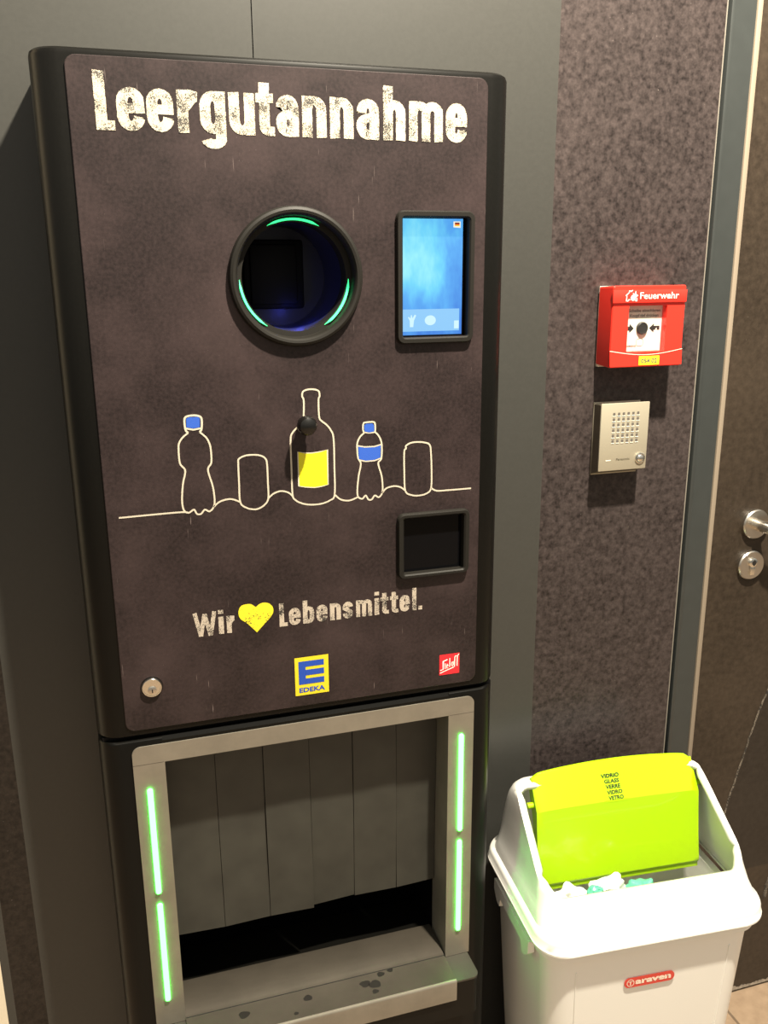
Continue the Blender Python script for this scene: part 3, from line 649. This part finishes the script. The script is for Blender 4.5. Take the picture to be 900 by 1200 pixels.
mb.stroke([(.7570, 1.3985), (.7542, 1.3985), (.7542, 1.4060), (.7528, 1.4060), (.7580, 1.4108), (.7580, 1.4128), (.7602, 1.4128), (.7602, 1.4118), (.7640, 1.4138)], .0012, yh)
mb.stroke([(.7570, 1.3985), (.7580, 1.4005), (.7600, 1.4000)], .0012, yh); mb.stroke([(.7690, 1.3985), (.7715, 1.3985), (.7715, 1.4030)], .0012, yh)
mb.poly(smooth_line([(.7640, 1.3988), (.7608, 1.4020), (.7625, 1.4060), (.7650, 1.4075), (.7640, 1.4100), (.7672, 1.4085), (.7690, 1.4130), (.7700, 1.4085), (.7735, 1.4060), (.7700, 1.4040), (.7690, 1.4000)], 3, True), yh)
F(mb, 'house_and_flame_emblem', 'print_white', hs, smooth=0)

# ------------------------------------------------------------------ intercom
ic = thing('intercom', 'small silver intercom panel with speaker holes below the red alarm box', 'intercom', (.778, YW, 1.13))
def I(mb, name, mat, parent=None, **k):
    o = mb.build(name, mat, **k); o.parent = parent or ic
    if not parent: o.matrix_parent_inverse = Matrix.Translation(-Vector(ic.location))
    return o
YI = .112
def rc(x0, x1, z0, z1, y): return [(x0, y, z0), (x1, y, z0), (x1, y, z1), (x0, y, z1)]
mb = MB(); mb.loft([rc(.7350, .8175, 1.1400, 1.2425, YI + .002), rc(.7395, .8200, 1.1290, 1.2400, YW - .004)]); I(mb, 'intercom_body', 'intercom_side', smooth=0)
I(MB().box(.7396, .8215, YW - .004, YW, 1.1270, 1.2430, .0006), 'back_plate', 'intercom_metal')
ip = I(MB().box(.7337, .8185, YI, YI + .0035, 1.1388, 1.2450, .0012), 'face_plate', 'intercom_metal')
mb = MB()
for i in range(6):
    for j in range(6):
        x_, z_ = .7560 + .00845 * i, 1.1852 + .00850 * j
        mb.poly(rrect(x_, z_ + .0003, .0021, .0023, .0006, 2), YI - .0002)
I(mb, 'speaker_grille_holes', 'print_grey', ip, smooth=0)
mb = MB()
for i in range(6):
    for j in range(6):
        x_, z_ = .7560 + .00845 * i, 1.1852 + .00850 * j
        mb.box(x_ - .0027, x_ + .0027, YI - .0007, YI + .0005, z_ - .0032, z_ - .0022)
I(mb, 'speaker_grille_lips', 'label_white', ip, smooth=0)
mb = MB(); mb.lathe(.8065, 1.1562, [(.0090, YI), (.0088, YI - .0018), (.0076, YI - .0022), (.0070, YI - .0008), (.0060, YI - .0030), (.0035, YI - .0046), (.001, YI - .0050)], 36, False, True); I(mb, 'call_button', 'chrome')
text('maker_lettering', 'Panasonic', .7642, 1.1548, .0240, .0036, YI - .0003, 'intercom_side', ip, .01)
I(MB().box(.7458, .7546, YI - .0004, YI + .0003, 1.1550, 1.1562), 'indicator_slit', 'label_white', ip, smooth=0)

# ------------------------------------------------------------------ waste bin
bn = thing('swing_lid_bin', 'white plastic bin with open lime green swing lid, right of the machine', 'bin', (.736, -.018, 0), math.radians(-4.6)); bn.scale = (1, 1, 1.009)
def B(mb, name, mat, parent=None, **k): return mb.build(name, mat, parent or bn, **k)
mb = MB()
bl = [(0, .143, .100, .034), (.004, .146, .103, .036), (.24, .159, .113, .037), (.462, .1705, .1225, .038), (.466, .178, .129, .040), (.480, .178, .129, .040), (.480, .1655, .1175, .036), (.24, .155, .109, .034), (.010, .140, .097, .033)]
mb.loft([xy(rrect(0, 0, a, b, r, 8), z) for z, a, b, r in bl])
bb = B(mb, 'bin_body', 'bin_white')
for sg_ in (-1, 1):
    mb = MB()
    c_ = [(-.075, .4655), (-.075, .446), (-.062, .432), (-.050, .430), (-.046, .446), (.046, .446), (.050, .430), (.062, .432), (.075, .446), (.075, .4655)]
    mb.loft([[(sg_ * .1735, y, z) for y, z in c_], [(sg_ * .1840, y, z) for y, z in c_]]); B(mb, 'carry_handle', 'bin_white')
# front panel ridges of the body
for sx_ in (-1, 1):
    mb = MB(); mb.tube([(sx_ * .112, -.1035, .03), (sx_ * .1190, -.1135, .24), (sx_ * .1265, -.1215, .44)], .0013, 8)
    B(mb, 'body_ridge', 'bin_white', bb)
# red maker badge
t_ = math.atan2(.0095, .222); m4 = Matrix.Translation((-.005, -.1211, .4035)) @ Matrix.Rotation(-t_ , 4, 'X')
mb = MB(); mb.loft([xz(rrect(0, 0, .0415, .0082, .0080, 8), -.0002), xz(rrect(0, 0, .0415, .0082, .0080, 8), -.0010)]); mb.bm.transform(m4); bd = B(mb, 'maker_badge', 'pill_red')
text('badge_lettering', 'araven', -.0235, -.0038, .0590, .0074, -.0013, 'pill_ink', bd, .045, m4=m4)
mb = MB(); mb.stroke([(-.0315 + .0056 * math.cos(2 * PI * i / 24), .0056 * math.sin(2 * PI * i / 24)) for i in range(24)], .0011, -.0013, closed=True); mb.stroke([(-.0315, -.004), (-.0315, .003)], .0016, -.0013); mb.stroke([(-.0350, .0022), (-.0280, .0022)], .0010, -.0013); mb.bm.transform(m4); B(mb, 'badge_emblem', 'pill_ink', bd, smooth=0)
# lid: rim and hood in one moulding, hood cut open along a slope
mb = MB()
def hood(z, hw, yf, yb, r): return xy(rrect(0, (yf + yb) / 2, hw, (yb - yf) / 2, r, 8), z)
lev = [(.4835, .1810, -.1330, .1330, .042), (.4825, .1845, -.1365, .1365, .045), (.4840, .1870, -.1390, .1390, .046), (.4870, .1870, -.1390, .1390, .046), (.4885, .1855, -.1375, .1375, .045), (.5000, .1850, -.1370, .1370, .045), (.5060, .1825, -.1345, .1345, .044), (.5085, .1780, -.1300, .1300, .042),
       (0.5120, 0.1780, -.1240, .1240, .040), (0.5250, 0.1740, -.1115, .1200, .036), (0.5400, 0.1715, -.1020, .1170, .034), (0.5512, 0.1700, -.0960, .1160, .034), (0.5671, 0.1685, -.0900, .1140, .034), (0.5981, 0.1660, -.0820, .1090, .034), (0.6185, 0.1645, -.0800, .1020, .034), (0.6326, 0.1630, -.0800, .0930, .034), (0.6415, 0.1610, -.0790, .0830, .033), (0.6463, 0.1580, -.0770, .0730, .032), (0.6481, 0.1545, -.0740, .0660, .030)]
mb.loft([hood(*l) for l in lev], False, True)
bm = mb.bm
pa, pb = Vector((0, -.0965, .5445)), Vector((0, .058, .6475)); d_ = (pb - pa).normalized(); nrm = Vector((0, -d_.z, d_.y))
res = bmesh.ops.bisect_plane(bm, geom=bm.verts[:] + bm.edges[:] + bm.faces[:], plane_co=pa, plane_no=nrm, clear_outer=True)
ce = [e for e in res['geom_cut'] if isinstance(e, bmesh.types.BMEdge)]
ff = bmesh.ops.contextual_create(bm, geom=ce)['faces']
r1 = bmesh.ops.inset_region(bm, faces=ff, thickness=.0035, depth=.0015)
r2 = bmesh.ops.inset_region(bm, faces=ff, thickness=.0060, depth=0.0)
r3 = bmesh.ops.inset_region(bm, faces=ff, thickness=.0030, depth=-.0040)
bmesh.ops.delete(bm, geom=ff, context='FACES')
lid = B(mb, 'lid', 'bin_white', smooth=45, flip=True)
sm = lid.modifiers.new('thickness', 'SOLIDIFY'); sm.thickness = .003; sm.offset = -1
# lime flap, bent across and arched along its top edge
mb = MB(); nu = 24
prof = [(.0665, 0.6503), (.0640, 0.6574), (.0600, 0.6578), (.0565, 0.6530), (.0290, 0.6100), (.0245, 0.5760), (.0180, 0.5350), (.0105, 0.4960), (.0098, 0.4905), (.0130, 0.4850), (.0120, 0.4780)]
FW = .1420
rows = []
for (y, z) in prof:
    row = []
    k = max(0, (z - .594) / .062)
    for i in range(nu + 1):
        u = -1 + 2 * i / nu
        e = max(0, (abs(u) - .86) / .14)
        row.append((.0085 + u * FW, y, z + k * (.010 * (1 - u * u) - .007 * e ** 2.5)))
    rows.append(row)
mb.loft(rows, False, False, closed=False)
mb.bm.normal_update(); mb.bm.faces.ensure_lookup_table()
if sum(f.normal.y for f in mb.bm.faces) > 0: bmesh.ops.reverse_faces(mb.bm, faces=mb.bm.faces[:])
fl = B(mb, 'swing_flap', 'flap_lime', smooth=14, flip=False)
sm = fl.modifiers.new('thickness', 'SOLIDIFY'); sm.thickness = .0035; sm.offset = -1
bv = fl.modifiers.new('edge', 'BEVEL'); bv.width = .0012; bv.segments = 2; bv.limit_method = 'ANGLE'; bv.angle_limit = math.radians(50)
for sx_ in (-1, 1):                         # side cheeks of the flap with their pivots
    mb = MB()
    x_ = .0085 + sx_ * (FW - .002)
    c_ = [(.0600, 0.6539), (.0300, 0.6087), (.0120, 0.5000), (.0240, 0.5000), (.0480, 0.5937), (.0720, 0.6379)]
    mb.loft([[(x_ - .0012, y, z) for y, z in c_], [(x_ + .0012, y, z) for y, z in c_]])
    mb.tube([(x_, .046, .613), (x_ + sx_ * .012, .046, .613)], .005, 12)
    B(mb, 'flap_cheek', 'flap_lime', fl)
# words on the flap, following its bent upper face
def on_flap(x, z, lift):
    u = (x - .0085) / FW; ar = .010 * (1 - u * u); zp = z
    for _ in range(8): zp = z - max(0, (zp - .594) / .062) * ar
    for (ya, za), (yb, zb_) in zip(prof[3:], prof[4:]):
        if zb_ <= zp <= za or zp > za:
            y = ya + (yb - ya) * (zp - za) / (zb_ - za); l_ = math.hypot(yb - ya, zb_ - za)
            return Vector((x, y - lift * abs(zb_ - za) / l_, z + lift * abs(yb - ya) / l_))
    return Vector((x, prof[-1][0], z))
prof = [(.0665, 0.6503), (.0640, 0.6574), (.0600, 0.6578), (.0565, 0.6530), (.0290, 0.6100), (.0245, 0.5760), (.0180, 0.5350)]
mb = MB(); n = 10
for i in range(n):
    for j in range(n):
        q = [(-.0160 + .0390 * (i + a) / n, .6105 + .0300 * (j + b) / n) for a, b in ((0, 0), (1, 0), (1, 1), (0, 1))]
        mb.face([on_flap(*p, .0004) for p in q])
bmesh.ops.remove_doubles(mb.bm, verts=mb.bm.verts, dist=1e-6)
for i, (s_, w_, dx) in enumerate((('VIDRIO', .0310, -.0020), ('GLASS', .0255, -.0005), ('VERRE', .0255, .0005), ('VIDRO', .0265, .0020), ('VETRO', .0260, .0030))):
    tb = MB(); tb.bm.free(); tb.bm = text_bm(s_, w_, .0054, .03)
    for v in tb.bm.verts: v.co = on_flap(v.co.x + dx - w_ / 2, v.co.z + .6440 - .0076 * i, .0008)
    B(tb, 'flap_lettering', 'print_black', fl, smooth=0)
B(mb, 'word_sticker', 'flap_lime', fl, smooth=0)

# ------------------------------------------------------------------ rubbish in the bin
def crumple(name, label, mat, loc, size, seed, group=None, cap=None):
    bm = bmesh.new(); bmesh.ops.create_icosphere(bm, subdivisions=4, radius=1.0)
    random.seed(seed)
    dirs = [(Vector((random.gauss(0, 1), random.gauss(0, 1), random.gauss(0, 1))).normalized(), random.uniform(-.34, .30), random.uniform(9, 40)) for _ in range(60)]
    for v in bm.verts:
        n = v.co.normalized(); k = 1.0
        for d, a, s in dirs: k += a * math.exp(-s * (1 - n.dot(d)) * 2.2)
        v.co = Vector((n.x * k * size[0], n.y * k * size[1], n.z * k * size[2]))
    mb = MB(); mb.bm.free(); mb.bm = bm
    o = mb.build(name, mat, None, smooth=24); o.location = loc; o['label'] = label; o['category'] = 'rubbish'
    if group: o['group'] = group
    return o
def W(lx, ly, z):
    a = math.radians(-4.6); return (.736 + lx * math.cos(a) - ly * math.sin(a), -.018 + lx * math.sin(a) + ly * math.cos(a), z)
crumple('crumpled_plastic_bag', 'small crumpled white plastic bag at the left inside the bin opening', 'bag_white', W(-.104, -.052, .508), (.030, .020, .026), 2)
crumple('crumpled_plastic_bag', 'crumpled white plastic bag in the middle of the bin opening', 'bag_white', W(-.045, -.050, .511), (.032, .021, .026), 6)
crumple('crushed_plastic_bottle', 'pale green crushed plastic bottle at the right end of the rubbish in the bin', 'bag_green', W(.010, -.052, .503), (.026, .018, .022), 11)
crumple('crushed_plastic_bottle', 'turquoise green plastic scrap resting between the two white bags in the bin', 'bag_green', W(-.078, -.072, .536), (.014, .009, .011), 15)
crumple('crumpled_plastic_bag', 'big white plastic bag lying lowest of all the rubbish inside the bin', 'bag_white', W(-.03, .0, .30), (.085, .060, .140), 21)
